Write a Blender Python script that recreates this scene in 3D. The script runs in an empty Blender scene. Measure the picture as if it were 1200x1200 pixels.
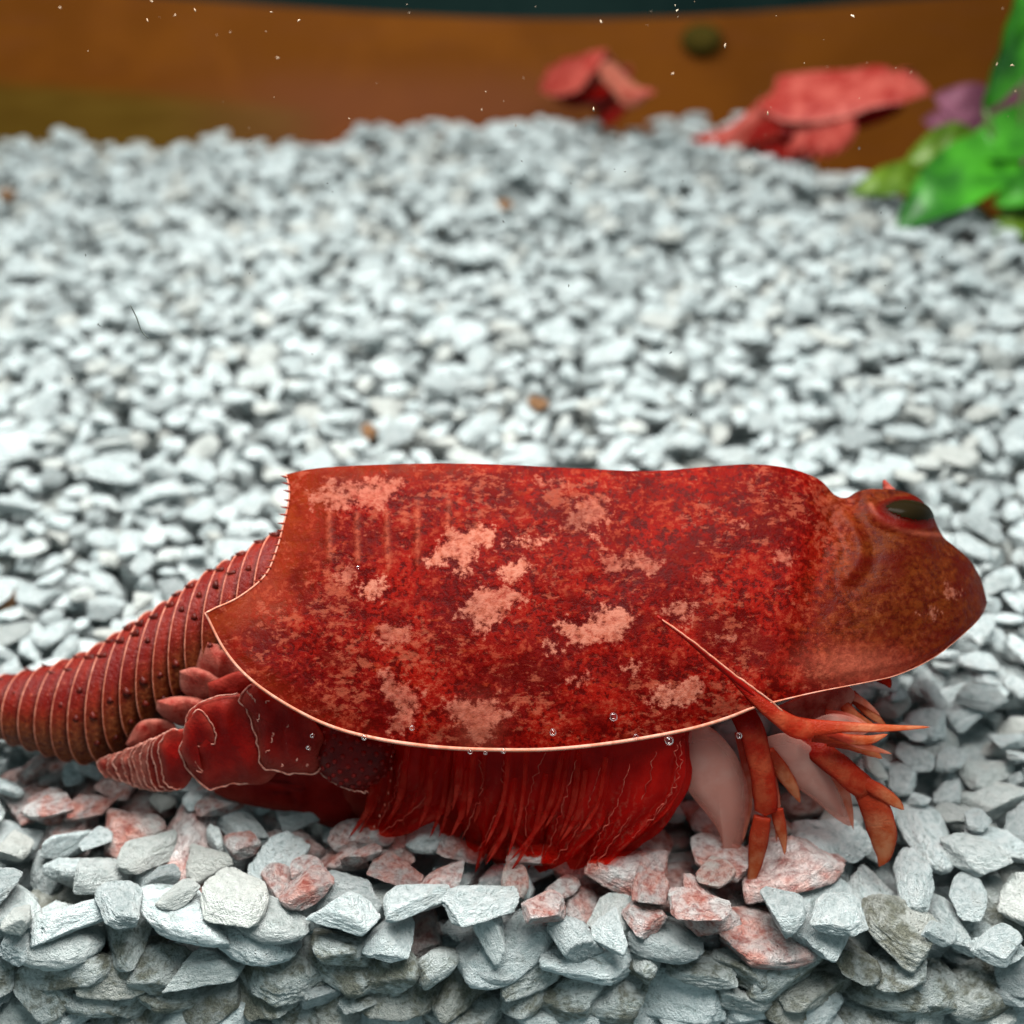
import bpy, math, random
import numpy as np
from mathutils import Vector, noise as mnoise
from mathutils.bvhtree import BVHTree

random.seed(7)
rng = np.random.default_rng(7)
sc = bpy.context.scene
col = sc.collection
sc.unit_settings.scale_length = 0.004          # one unit is about 4 mm of the real tank

# ------------------------------------------------------------------ camera
TILT = math.radians(22.0)
DIST = 14.0
CAM = np.array([0.0, -DIST * math.cos(TILT), DIST * math.sin(TILT)])
FWD = np.array([0.0, math.cos(TILT), -math.sin(TILT)])
RGT = np.array([1.0, 0.0, 0.0])
UPV = np.array([0.0, math.sin(TILT), math.cos(TILT)])
cd = bpy.data.cameras.new('camera')
cam = bpy.data.objects.new('camera', cd)
col.objects.link(cam)
cam.location = CAM
cam.rotation_euler = (math.pi / 2 - TILT, 0, 0)
cd.sensor_width = 36.0
cd.lens = 42.0
cd.clip_start = 0.1
cd.clip_end = 400
cd.dof.use_dof = True
cd.dof.focus_distance = 14.85
cd.dof.aperture_fstop = 0.122
sc.camera = cam

# ------------------------------------------------------------------ light: aquarium hood lamp above, dim room around
w = bpy.data.worlds.new('World')
sc.world = w
w.use_nodes = True
bg = w.node_tree.nodes['Background']
bg.inputs[0].default_value = (0.66, 0.90, 0.94, 1)
bg.inputs[1].default_value = 0.38


def area(name, loc, target, sx, sy, power, colour):
    l = bpy.data.lights.new(name, 'AREA')
    l.shape = 'RECTANGLE'
    l.size = sx
    l.size_y = sy
    l.energy = power
    l.color = colour
    o = bpy.data.objects.new(name, l)
    col.objects.link(o)
    o.location = loc
    d = Vector(target) - Vector(loc)
    o.rotation_euler = d.to_track_quat('-Z', 'Y').to_euler()
    return o


area('hood_lamp', (-2, -1.2, 18), (0, 1.0, -3), 28, 11, 20500, (1.0, 0.985, 0.95))

vs = sc.view_settings
vs.view_transform = 'Standard'
vs.look = 'None'
vs.gamma = 1.0
vs.exposure = 0.55
vs.use_curve_mapping = False
sc.cycles.max_bounces = 7
sc.cycles.diffuse_bounces = 5
sc.cycles.transparent_max_bounces = 24
sc.cycles.use_denoising = True


# ------------------------------------------------------------------ helpers
def P(px, py, y):
    """picture pixel (1200 px frame) -> world point on the plane y = const"""
    d = FWD * 1400.0 + RGT * (px - 600.0) + UPV * (600.0 - py)
    return CAM + d * ((y - CAM[1]) / d[1])


def PP(pts):
    return np.array([P(*p) for p in pts])


def project(v):
    r = v - CAM
    z = r @ FWD
    return np.stack([600 + 1400 * (r @ RGT) / z, 600 - 1400 * (r @ UPV) / z], -1), z


def spline(pts, n):
    """Catmull-Rom through N-D points, sampled evenly by length"""
    p = np.asarray(pts, float)
    p = np.vstack([2 * p[0] - p[1], p, 2 * p[-1] - p[-2]])
    out = []
    for i in range(1, len(p) - 2):
        for t in np.linspace(0, 1, 24, endpoint=False):
            a, b, c, d = p[i - 1], p[i], p[i + 1], p[i + 2]
            out.append(.5 * (2 * b + (c - a) * t + (2 * a - 5 * b + 4 * c - d) * t * t + (3 * b - a - 3 * c + d) * t ** 3))
    out.append(p[-2])
    out = np.array(out)
    s = np.r_[0, np.cumsum(np.linalg.norm(np.diff(out[:, :2], axis=0), axis=1))]
    q = np.linspace(0, s[-1], n)
    return np.stack([np.interp(q, s, out[:, k]) for k in range(out.shape[1])], -1)


def tag(o, label, cat, group=None):
    o['label'] = label
    o['category'] = cat
    if group:
        o['group'] = group
    return o


def mk(name, verts, faces, mats, parent=None, off=None, smooth=True, fmat=None, attrs=None):
    v = np.asarray(verts, float)
    if off is not None:
        v = v - off
    me = bpy.data.meshes.new(name)
    me.from_pydata(v.tolist(), [], [tuple(int(i) for i in f) for f in faces])
    if not isinstance(mats, (list, tuple)):
        mats = [mats]
    for m in mats:
        me.materials.append(m)
    if smooth:
        me.polygons.foreach_set('use_smooth', np.ones(len(me.polygons), bool))
    if fmat is not None:
        me.polygons.foreach_set('material_index', np.asarray(fmat, np.int32))
    for k, a in (attrs or {}).items():
        at = me.attributes.new(k, 'FLOAT', 'POINT')
        at.data.foreach_set('value', np.asarray(a, np.float32))
    me.update()
    o = bpy.data.objects.new(name, me)
    col.objects.link(o)
    if parent is not None:
        o.parent = parent
    return o


def grid_faces(n, m, close=False):
    """faces of an n x m vertex grid; close joins the m direction into a ring"""
    f = []
    mm = m if close else m - 1
    for i in range(n - 1):
        for j in range(mm):
            k = (j + 1) % m
            f.append((i * m + j, i * m + k, (i + 1) * m + k, (i + 1) * m + j))
    return f


def tube(path, radii, k=8):
    """round tube along a 3-D path -> verts, faces"""
    p = np.asarray(path, float)
    n = len(p)
    r = np.broadcast_to(np.asarray(radii, float), (n,))
    t = np.gradient(p, axis=0)
    t /= np.linalg.norm(t, axis=1)[:, None] + 1e-9
    ref = np.array([0.13, 0.9, 0.31])
    a = np.cross(t, ref)
    a /= np.linalg.norm(a, axis=1)[:, None] + 1e-9
    b = np.cross(t, a)
    ang = np.arange(k) * 2 * math.pi / k
    v = p[:, None, :] + r[:, None, None] * (np.cos(ang)[None, :, None] * a[:, None, :] + np.sin(ang)[None, :, None] * b[:, None, :])
    v = v.reshape(-1, 3)
    f = grid_faces(n, k, True)
    f.append(tuple(range(k))[::-1])
    f.append(tuple((n - 1) * k + j for j in range(k)))
    return v, f


def join(parts):
    vv, ff, o = [], [], 0
    for v, f in parts:
        vv.append(np.asarray(v))
        ff += [tuple(i + o for i in q) for q in f]
        o += len(v)
    return np.vstack(vv), ff


# ------------------------------------------------------------------ material helper
class NT:
    def __init__(self, name):
        self.m = bpy.data.materials.new(name)
        self.m.use_nodes = True
        self.t = self.m.node_tree
        self.t.nodes.clear()
        self.out = self.t.nodes.new('ShaderNodeOutputMaterial')

    def n(self, kind, ins=None, **props):
        nd = self.t.nodes.new('ShaderNode' + kind)
        for k, v in props.items():
            setattr(nd, k, v)
        for k, v in (ins or {}).items():
            self.put(nd.inputs[k], v)
        return nd

    def put(self, sock, v):
        if isinstance(v, bpy.types.NodeSocket):
            self.t.links.new(v, sock)
        else:
            if sock.type == 'RGBA' and len(v) == 3:
                v = (*v, 1)
            sock.default_value = v

    def noise(self, vec, scale, detail=4, rough=.55, dist=0.0):
        return self.n('TexNoise', {'Vector': vec, 'Scale': scale, 'Detail': detail, 'Roughness': rough, 'Distortion': dist}).outputs['Fac']

    def math(self, op, a, b=0.0, c=0.0, clamp=False):
        nd = self.n('Math', operation=op, use_clamp=clamp)
        for i, v in enumerate((a, b, c)):
            self.put(nd.inputs[i], v)
        return nd.outputs[0]

    def ramp(self, v, lo, hi, a=0.0, b=1.0):
        nd = self.n('MapRange', {'Value': v, 'From Min': lo, 'From Max': hi, 'To Min': a, 'To Max': b}, interpolation_type='SMOOTHSTEP')
        return nd.outputs[0]

    def mix(self, f, a, b, mode='MIX'):
        nd = self.n('Mix', data_type='RGBA', blend_type=mode)
        self.put(nd.inputs[0], f)
        self.put(nd.inputs[6], a)
        self.put(nd.inputs[7], b)
        return nd.outputs[2]

    def attr(self, name):
        return self.n('Attribute', attribute_name=name).outputs['Fac']

    def objco(self):
        return self.n('TexCoord').outputs['Object']

    def bump(self, h, strength, dist, normal=None):
        i = {'Height': h, 'Strength': strength, 'Distance': dist}
        if normal is not None:
            i['Normal'] = normal
        return self.n('Bump', i).outputs[0]

    def done(self, shader):
        self.t.links.new(shader, self.out.inputs[0])
        return self.m


def fleshy(name, c1, c2, scale=3.0, transl=.3, rough=.4, alpha=None, bump=.25, spec=.12, tcol=None, edge=None, root=None, shade=None, thin=None):
    """wet, slightly see-through tissue: glossy body + light let through; alpha = (root, tip) opacity along attribute t"""
    k = NT(name)
    co = k.objco()
    nz = k.noise(co, scale, 6, .6)
    fine = k.noise(co, scale * 7, 3, .6)
    f = k.ramp(nz, .35, .65)
    c = k.mix(f, c1, c2)
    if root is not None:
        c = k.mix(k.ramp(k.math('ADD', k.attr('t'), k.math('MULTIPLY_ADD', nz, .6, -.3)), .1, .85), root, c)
    if thin is not None:
        c = k.mix(k.math('MULTIPLY', k.math('POWER', k.attr('t'), 4.0), k.ramp(nz, .3, .65, .35, .9)), c, thin)
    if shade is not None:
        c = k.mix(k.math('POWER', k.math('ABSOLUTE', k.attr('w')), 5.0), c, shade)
    if edge is not None:                              # pale veins running along the blade
        wv = k.math('MULTIPLY_ADD', k.attr('w'), 3.1, k.math('MULTIPLY', nz, 4.0))
        st = k.math('POWER', k.math('ABSOLUTE', k.math('SINE', k.math('MULTIPLY', wv, 3.0))), 9.0)
        st = k.math('MULTIPLY', st, k.ramp(k.attr('t'), .25, .8))
        st = k.math('MULTIPLY', st, k.ramp(fine, .35, .65))
        c = k.mix(k.math('MULTIPLY', st, .75), c, edge)
    c = k.mix(1.0, c, (.66, .60, .60), 'MULTIPLY')
    nrm = k.bump(fine, bump, .03)
    pb = k.n('BsdfPrincipled', {'Base Color': c, 'Roughness': rough, 'Specular IOR Level': spec, 'Normal': nrm}).outputs[0]
    tr = k.n('BsdfTranslucent', {'Color': tcol or c, 'Normal': nrm}).outputs[0]
    s = k.n('MixShader', {0: transl, 1: pb, 2: tr}).outputs[0]
    if alpha is not None:
        tint = k.n('BsdfTransparent', {'Color': alpha[2] if len(alpha) > 2 else (1, .62, .55, 1)}).outputs[0]
        a = k.ramp(k.math('ADD', k.attr('t'), k.math('MULTIPLY_ADD', nz, .5, -.25)), .30, 1.0, alpha[0], alpha[1])
        s = k.n('MixShader', {0: a, 1: tint, 2: s}).outputs[0]
    return k.done(s)


# ------------------------------------------------------------------ materials
def carapace_material():
    k = NT('mottled_carapace')
    co = k.objco()
    big = k.noise(co, 1.1, 5, .6)
    mid = k.noise(co, 3.4, 4, .62)
    fine = k.noise(co, 12.5, 4, .68)
    stre = k.n('Mapping', {'Vector': co, 'Scale': (1.0, 2.2, 3.4), 'Rotation': (0, .35, 0)}).outputs[0]
    streak = k.noise(stre, 3.6, 4, .66, .4)
    mott = k.math('MULTIPLY_ADD', mid, .8, k.math('MULTIPLY_ADD', fine, 1.3, -.55))
    c = k.mix(k.ramp(big, .38, .62), (.15, .002, .001), (.30, .008, .002))
    c = k.mix(k.ramp(streak, .56, .70, 0, .75), c, (.34, .052, .015))
    c = k.mix(k.ramp(streak, .42, .28, 0, .7), c, (.13, .002, .001))
    c = k.mix(k.ramp(mott, .56, .74, 0, .72), c, (.42, .085, .042))
    c = k.mix(k.ramp(mott, .52, .34, 0, .95), c, (.065, .0012, .0007))
    # orange-brown band along the rear notch and the brown head
    band = k.math('MULTIPLY', k.attr('band'), k.ramp(mott, .30, .62, 1.0, .35))
    c = k.mix(k.math('MULTIPLY', band, .9), c, k.mix(k.ramp(fine, .4, .6), (.30, .050, .010), (.36, .085, .022)))
    hd = k.attr('head')
    hc = k.mix(k.ramp(k.math('MULTIPLY_ADD', fine, .5, k.math('MULTIPLY', streak, .5)), .38, .62), (.045, .008, .0012), (.23, .080, .010))
    hc = k.mix(k.ramp(mott, .64, .84, 0, .55), hc, (.40, .19, .07))
    c = k.mix(k.math('MULTIPLY', hd, k.ramp(mid, .25, .6, 1.0, .86)), c, hc)
    # ragged pale patches
    pf = k.math('ADD', k.attr('patch'), k.math('ADD', k.math('MULTIPLY_ADD', fine, 4.6, -2.35), k.math('MULTIPLY_ADD', mid, 5.0, -2.6)))
    pm = k.ramp(pf, -.25, .75)
    pcol = k.mix(k.ramp(fine, .38, .62), (.60, .23, .14), (.76, .42, .30))
    fl = k.noise(k.n('Mapping', {'Vector': co, 'Scale': (1.0, 1.5, 1.7), 'Rotation': (0, .3, 0), 'Location': (7, 3, 1)}).outputs[0], 7.0, 5, .72, .25)
    reg = k.noise(co, 1.3, 2, .5)
    c = k.mix(k.ramp(k.noise(k.n('Mapping', {'Vector': co, 'Location': (3, 8, 2), 'Scale': (.8, 1, 1.3)}).outputs[0], 1.5, 3, .6), .50, .66, 0, .72), c, (.085, .0016, .0008))
    c = k.mix(k.math('MULTIPLY', hd, .35), c, (.03, .008, .001))
    c = k.mix(k.math('MULTIPLY', k.ramp(k.math('MULTIPLY_ADD', reg, .55, fl), .83, .95), k.math('MULTIPLY_ADD', hd, -.48, .55)), c, (.52, .17, .095))
    pm = k.math('MULTIPLY', pm, k.ramp(fl, .34, .50, .35, 1.0))
    c = k.mix(k.math('MULTIPLY', pm, k.math('MULTIPLY', k.attr('pstr'), .9)), c, pcol)
    c = k.mix(k.math('MULTIPLY', k.attr('line'), k.ramp(fine, .38, .6, .25, .9)), c, (.56, .18, .10))
    c = k.mix(k.math('MULTIPLY', k.math('MULTIPLY', k.attr('soft'), k.ramp(fine, .3, .7, .6, 1)), .8), c, (.64, .22, .13))
    c = k.mix(k.math('MULTIPLY', k.attr('socket'), .85), c, (.12, .002, .001))
    c = k.mix(k.math('MULTIPLY', k.attr('eye'), .97), c, (.012, .008, .003))
    c = k.mix(1.0, c, (.45, .31, .29), 'MULTIPLY')
    h = k.math('ADD', k.math('MULTIPLY', mid, .6), k.math('ADD', k.math('MULTIPLY', fine, .5), k.math('MULTIPLY', pm, .10)))
    nrm = k.bump(h, .5, .06)
    pb = k.n('BsdfPrincipled', {'Base Color': c, 'Roughness': k.ramp(mott, .35, .65, .38, .6), 'Specular IOR Level': k.math('MULTIPLY_ADD', hd, .02, .035), 'Normal': nrm}).outputs[0]
    tr = k.n('BsdfTranslucent', {'Color': k.mix(.6, c, (.7, .02, .008)), 'Normal': nrm}).outputs[0]
    return k.done(k.n('MixShader', {0: .35, 1: pb, 2: tr}).outputs[0])


def stone_material(name, single, brown=False, red_glow=False, silt_shade=False):
    k = NT(name)
    co = k.objco()
    if single:
        rnd = k.n('ObjectInfo').outputs['Random']
    else:
        rnd = k.n('NewGeometry').outputs['Random Per Island']
    off = k.n('CombineXYZ', {0: k.math('MULTIPLY', rnd, 31.0), 1: k.math('MULTIPLY', rnd, 17.0), 2: rnd}).outputs[0]
    co = k.n('VectorMath', {0: co, 1: off}, operation='ADD').outputs[0]
    a = k.noise(co, 2.2, 3, .6, .4)
    lay = k.n('Mapping', {'Vector': co, 'Scale': (1.0, 1.3, 2.3), 'Rotation': (.5, .3, 0)}).outputs[0]
    b = k.noise(lay, 5.5, 6, .76, .5)
    f = k.noise(co, 30, 3, .72)
    pits = k.n('TexVoronoi', {'Vector': co, 'Scale': 15.0, 'Randomness': 1.0}).outputs['Distance']
    pit = k.math('MULTIPLY', k.ramp(pits, .24, .05), k.ramp(a, .45, .62))
    lo, hi = ((.47, .575, .58), (.80, .87, .87))
    if brown:
        lo, hi = (.22, .09, .03), (.42, .22, .10)
    c = k.mix(k.ramp(b, .33, .62), lo, hi)
    c = k.mix(k.ramp(a, .52, .70, 0, .45), c, (.66, .69, .67) if not brown else (.36, .2, .1))
    c = k.mix(k.ramp(b, .42, .30, 0, .75), c, (.20, .215, .19) if not brown else (.1, .04, .02))
    c = k.mix(k.math('MULTIPLY', pit, .6), c, (.22, .22, .19))
    tone = k.math('ADD', k.ramp(rnd, 0, .25, .58, .86), k.math('MULTIPLY', rnd, .18))
    c = k.mix(1.0, c, k.n('CombineColor', {0: tone, 1: tone, 2: tone}).outputs[0], 'MULTIPLY')
    warm = k.ramp(k.math('FRACT', k.math('MULTIPLY', rnd, 7.31)), .72, 1.0, 0, .5)
    c = k.mix(warm, c, (.60, .575, .50) if not brown else (.3, .15, .07))
    if silt_shade:                                              # buried stones: patchy silty film, also painting in the shade low in front
        c = k.mix(k.ramp(k.math('ADD', a, k.math('MULTIPLY_ADD', b, .6, -.3)), .34, .60, .92, .30), c, k.mix(k.ramp(f, .35, .65), (.085, .085, .055), (.20, .20, .145)))
    if red_glow:                                              # red glow from the shrimp, painted in patches onto the stones
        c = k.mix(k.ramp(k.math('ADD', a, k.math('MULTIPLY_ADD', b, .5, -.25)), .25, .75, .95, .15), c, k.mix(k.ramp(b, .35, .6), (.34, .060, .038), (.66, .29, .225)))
    h = k.math('ADD', k.math('MULTIPLY', b, 1.0), k.math('SUBTRACT', k.math('MULTIPLY', f, .65), k.math('MULTIPLY', pit, .45)))
    nrm = k.bump(h, 1.0, .22)
    return k.done(k.n('BsdfPrincipled', {'Base Color': c, 'Roughness': .62, 'Specular IOR Level': .3, 'Normal': nrm}).outputs[0])


M_CARA = carapace_material()
M_STONE = stone_material('white_stone', True)
M_GRAVEL = stone_material('white_gravel', False)
M_RED_GLOW = stone_material('red_glow_stone', True, False, True)
M_SILT_SHADE = stone_material('silty_shade_stone', True, silt_shade=True)
M_BROWN = stone_material('brown_stone', True, True)
M_RIM = fleshy('pale_rim', (.60, .22, .13), (.72, .36, .26), 8, .25, .35)
M_RING = fleshy('ring_edge', (.40, .12, .07), (.62, .26, .17), 9, .2, .35)
M_FILAMENT = fleshy('gill_filament', (.60, .020, .012), (.78, .10, .06), 6, .6, .4, alpha=(.30, .62, (1, .42, .34, 1)))
M_BLADE = fleshy('clear_orange_blade', (.78, .26, .14), (.95, .48, .34), 5, .5, .35, alpha=(.85, .5, (1, .66, .55, 1)), root=(.6, .06, .03))
M_VEIN = fleshy('gill_vein', (.40, .012, .008), (.62, .16, .11), 10, .4, .4)
M_EDGE = fleshy('pale_edge', (.55, .16, .11), (.78, .42, .33), 14, .3, .3)
M_TRUNK = fleshy('dark_red_flesh', (.26, .003, .001), (.36, .006, .003), 2.2, .5, .4)
M_LOBE = fleshy('red_lobe', (.30, .003, .002), (.42, .009, .005), 3.5, .5, .42, bump=.5, thin=(.55, .10, .065))
M_PALE_LOBE = fleshy('pale_red_lobe', (.34, .020, .012), (.54, .13, .09), 6, .4, .45, bump=.7, thin=(.66, .27, .20))
M_GILL = fleshy('gill_blade', (.52, .004, .002), (.70, .012, .006), 2.5, .55, .35, alpha=(.86, .05, (1, .36, .28, 1)), edge=(.66, .22, .14))
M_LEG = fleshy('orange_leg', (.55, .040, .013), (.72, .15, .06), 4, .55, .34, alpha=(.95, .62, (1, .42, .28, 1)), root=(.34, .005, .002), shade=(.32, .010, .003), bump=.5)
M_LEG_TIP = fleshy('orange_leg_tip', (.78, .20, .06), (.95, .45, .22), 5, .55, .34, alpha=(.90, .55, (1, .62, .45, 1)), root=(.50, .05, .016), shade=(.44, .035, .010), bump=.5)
M_MEMBRANE = fleshy('clear_pink_membrane', (.86, .46, .37), (.95, .60, .50), 2.5, .4, .3, alpha=(.62, .34, (1, .74, .68, 1)), bump=.1)
M_SPINE = fleshy('dark_spine', (.20, .02, .008), (.28, .035, .012), 6, .3)
M_SPOT = fleshy('dark_spot', (.05, .004, .002), (.09, .008, .003), 6, .1)
M_SAC = fleshy('egg_sac', (.09, .0015, .001), (.17, .003, .002), 3, .25, .35)
M_EGG = fleshy('egg', (.17, .006, .004), (.22, .011, .008), 6, .3, .5)


def segment_material():
    k = NT('ringed_abdomen')
    co = k.objco()
    a = k.noise(co, 3.0, 5, .6)
    f = k.noise(co, 16, 4, .65)
    low = k.attr('w')                                     # 0 at the back ridge, 1 on the flank
    c = k.mix(k.ramp(a, .35, .65), (.12, .004, .002), (.19, .015, .007))
    pan = k.mix(k.ramp(f, .35, .65), (.11, .020, .005), (.25, .080, .024))
    c = k.mix(k.math('MULTIPLY', low, .9), c, pan)
    c = k.mix(k.ramp(f, .6, .72, 0, .5), c, (.45, .13, .08))
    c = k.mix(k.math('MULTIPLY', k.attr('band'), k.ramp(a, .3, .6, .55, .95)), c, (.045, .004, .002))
    c = k.mix(1.0, c, (.72, .62, .6), 'MULTIPLY')
    nrm = k.bump(k.math('ADD', f, a), .55, .05)
    pb = k.n('BsdfPrincipled', {'Base Color': c, 'Roughness': .34, 'Specular IOR Level': .10, 'Normal': nrm}).outputs[0]
    tr = k.n('BsdfTranslucent', {'Color': c, 'Normal': nrm}).outputs[0]
    return k.done(k.n('MixShader', {0: .2, 1: pb, 2: tr}).outputs[0])


M_SEG = segment_material()


def simple(name, c1, c2, scale, rough=.5, transl=0.0, bump=.2, spec=.35):
    k = NT(name)
    co = k.objco()
    nz = k.noise(co, scale, 6, .62, .3)
    c = k.mix(k.ramp(nz, .35, .65), c1, c2)
    nrm = k.bump(k.noise(co, scale * 6, 4), bump, .05)
    s = k.n('BsdfPrincipled', {'Base Color': c, 'Roughness': rough, 'Specular IOR Level': spec, 'Normal': nrm}).outputs[0]
    if transl:
        s = k.n('MixShader', {0: transl, 1: s, 2: k.n('BsdfTranslucent', {'Color': c}).outputs[0]}).outputs[0]
    return k.done(s)


M_GREEN = simple('green_leaf', (.010, .085, .004), (.045, .25, .012), 1.1, .35, .3)
M_GREEN_D = simple('olive_leaf', (.045, .095, .005), (.12, .21, .014), 1.1, .4, .3)
M_STEM = simple('plant_stem', (.04, .09, .015), (.08, .14, .03), 3)
M_PURPLE = simple('purple_leaf', (.10, .028, .05), (.19, .065, .10), 1.5, .4, .2)
M_TEAL = simple('dark_teal_wall', (.004, .012, .011), (.007, .017, .015), .3, .8, spec=.03)
M_FLECK = simple('pale_fleck', (.14, .08, .04), (.36, .28, .20), 9)
M_FLECK_D = simple('dark_fleck', (.02, .03, .03), (.07, .08, .07), 9)


def panel_material():
    k = NT('brown_panel')
    co = k.objco()
    a = k.noise(co, .28, 4, .55, .6)
    g = k.n('Mapping', {'Vector': co, 'Scale': (.25, 1, 1.6)}).outputs[0]
    b = k.noise(g, 2.0, 5, .6)
    c = k.mix(k.ramp(a, .38, .62), (.084, .0235, .0011), (.104, .030, .0017))
    c = k.mix(k.ramp(b, .45, .7, 0, .35), c, (.09, .026, .006))
    c = k.mix(k.math('MULTIPLY', k.attr('film'), .85), c, k.mix(k.ramp(b, .35, .65), (.055, .031, .0025), (.07, .041, .004)))
    c = k.mix(k.math('MULTIPLY', k.attr('pink'), .5), c, (.11, .033, .016))
    return k.done(k.n('BsdfPrincipled', {'Base Color': c, 'Roughness': .7, 'Specular IOR Level': .05, 'Normal': k.bump(b, .2, .05)}).outputs[0])


M_PANEL = panel_material()

# ------------------------------------------------------------------ setting: gravel bed
GLASS_Y = -1.25                                            # the stones lie up against the front pane here


def sstep(a, b, x):
    t = np.clip((x - a) / (b - a), 0, 1)
    return t * t * (3 - 2 * t)


def wob(x, y, s, ph):
    return np.sin(x * s + ph) * np.cos(y * s * 1.13 + ph * 1.7) + .5 * np.sin(x * s * 2.1 + y * s * 1.7 + ph * 2.3)


def yend(x):
    return 22.0 - 6.0 * sstep(4.0, 12.0, x) + .35 * np.sin(x * 1.3) + .25 * np.sin(x * 2.9 + 1)


def target(x, y):
    h = -5.22 + .373 * np.maximum(0, y - .9) * sstep(.2, 3.0, y)
    h = h + .10 * wob(x, y, .55, .4) * sstep(0, 5, y) + .05 * wob(x, y, 1.2, 2.0)
    h = h + .45 * sstep(3.6, 6.8, x) * sstep(.4, 3, y)
    h = h - .55 * sstep(3.0, 6.5, x) * sstep(.2, -1.3, y)
    h = h - .55 * sstep(-1.0, -9.0, x) * sstep(12, 21, y)
    over = np.maximum(0, y - yend(x))
    h = h - over * .9
    return h


def make_stone_shapes(n):
    import bmesh
    out = []
    bm = bmesh.new()
    bmesh.ops.create_icosphere(bm, subdivisions=5, radius=1)       # 10242 verts? (subdiv 5 -> 2562)
    bm.verts.ensure_lookup_table()
    hi = np.array([v.co[:] for v in bm.verts])
    hif = [tuple(v.index for v in f.verts) for f in bm.faces]
    bm.free()
    bm = bmesh.new()
    bmesh.ops.create_icosphere(bm, subdivisions=3, radius=1)
    lo = np.array([v.co[:] for v in bm.verts])
    lof = [tuple(v.index for v in f.verts) for f in bm.faces]
    bm.free()
    bm = bmesh.new()
    bmesh.ops.create_icosphere(bm, subdivisions=2, radius=1)
    ti = np.array([v.co[:] for v in bm.verts])
    tif = [tuple(v.index for v in f.verts) for f in bm.faces]
    bm.free()
    for i in range(n):
        m = rng.integers(7, 12)
        nrm = rng.normal(size=(m, 3))
        nrm /= np.linalg.norm(nrm, axis=1)[:, None]
        dist = rng.uniform(.55, 1.0, m)
        nrm = np.vstack([nrm, [[0, 0, 1], [0, 0, -1]]])
        dist = np.r_[dist, .8, .75]
        scl = np.array([rng.uniform(1.0, 1.45), rng.uniform(.70, 1.0), rng.uniform(.45, .78)]) * .5
        offs = rng.uniform(-50, 50, 3)

        def shape(d, detail):
            q = d @ nrm.T
            r = np.where(q > .02, dist[None] / np.maximum(q, .02), 1e3)
            p = -26.0                                       # soft minimum keeps the edges slightly worn
            r = (np.sum(np.minimum(r, 50) ** p, 1)) ** (1 / p)
            v = d * np.minimum(r, 1.25)[:, None]
            disp = np.zeros(len(d))
            for j, c in enumerate(v):
                a = Vector(c * 1.7 + offs)
                disp[j] = .060 * mnoise.noise(a)
                if detail:
                    b = Vector((c * np.array([1, 1.4, 2.6])) * 3.6 + offs)
                    disp[j] += .045 * mnoise.noise(b) - .040 * abs(mnoise.noise(b * 2.3)) + .018 * mnoise.noise(b * 5.3)
            return (v + d * disp[:, None]) * scl
        out.append(dict(hi=shape(hi, True), lo=shape(lo, False), ti=shape(ti, False)))
    return out, hif, lof, tif


NSH = 26
SHAPES, HIF, LOF, TIF = make_stone_shapes(NSH)
CELL = .085
X0, X1, Y0, Y1 = -17.0, 17.0, GLASS_Y, 25.0
nx, ny = int((X1 - X0) / CELL), int((Y1 - Y0) / CELL)
gx = X0 + (np.arange(nx) + .5) * CELL
gy = Y0 + (np.arange(ny) + .5) * CELL
GX, GY = np.meshgrid(gx, gy, indexing='ij')
TG = target(GX, GY)
deep = sstep(1.6, .3, GY)
HM = TG - .92 - deep * 1.5
HM = np.where(GY < .9, np.minimum(HM, -7.3), HM)
FLOOR = HM.copy()
half = 6.0 * (GY - CAM[1]) / 13.0 + 1.3
LIVE = (np.abs(GX) < half) & (GY < yend(GX) + 1.6)


def rotmat(tilt, axis, yaw):
    cz, sz = math.cos(yaw), math.sin(yaw)
    Rz = np.array([[cz, -sz, 0], [sz, cz, 0], [0, 0, 1]])
    ca, sa = math.cos(axis), math.sin(axis)
    ax = np.array([ca, sa, 0])
    K = np.array([[0, -ax[2], ax[1]], [ax[2], 0, -ax[0]], [-ax[1], ax[0], 0]])
    Rt = np.eye(3) + math.sin(tilt) * K + (1 - math.cos(tilt)) * K @ K
    return Rt @ Rz


stones = []                                                   # (shape, scale, R, location)
# stones packed flat against the front pane, row over row, a second layer staggered behind
for layer in (1, 0):
    zz, row = -7.2, 0
    while zz < -4.6:
        xx = -7.6 + (.4 if row % 2 else 0) + layer * .3
        while xx < 7.6:
            s = int(rng.integers(NSH))
            size = rng.uniform(.72, 1.12)
            R = rotmat(abs(rng.normal(0, .35)), rng.uniform(0, 6.283), rng.uniform(0, 6.283))
            v = SHAPES[s]['lo'] * size @ R.T
            if layer == 0 or True:
                loc = np.array([xx + rng.normal(0, .05), GLASS_Y + .015 - v[:, 1].min() + layer * .62, zz + rng.normal(0, .05)])
            if loc[2] + v[:, 2].max() < target(loc[0], loc[1]) - .12:
                ix = ((v[:, 0] + loc[0] - X0) / CELL).astype(int)
                iy = np.clip(((v[:, 1] + loc[1] - Y0) / CELL).astype(int), 0, ny - 1)
                np.maximum.at(HM.ravel(), ix * ny + iy, v[:, 2] + loc[2])
                stones.append((s, size, R, loc))
            xx += rng.uniform(.62, .88) * size
        zz += .40
        row += 1
HM[:, :2] = np.maximum(HM[:, :2], HM[:, 2:4])
cells = np.argwhere(LIVE)
fails = 0
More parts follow.
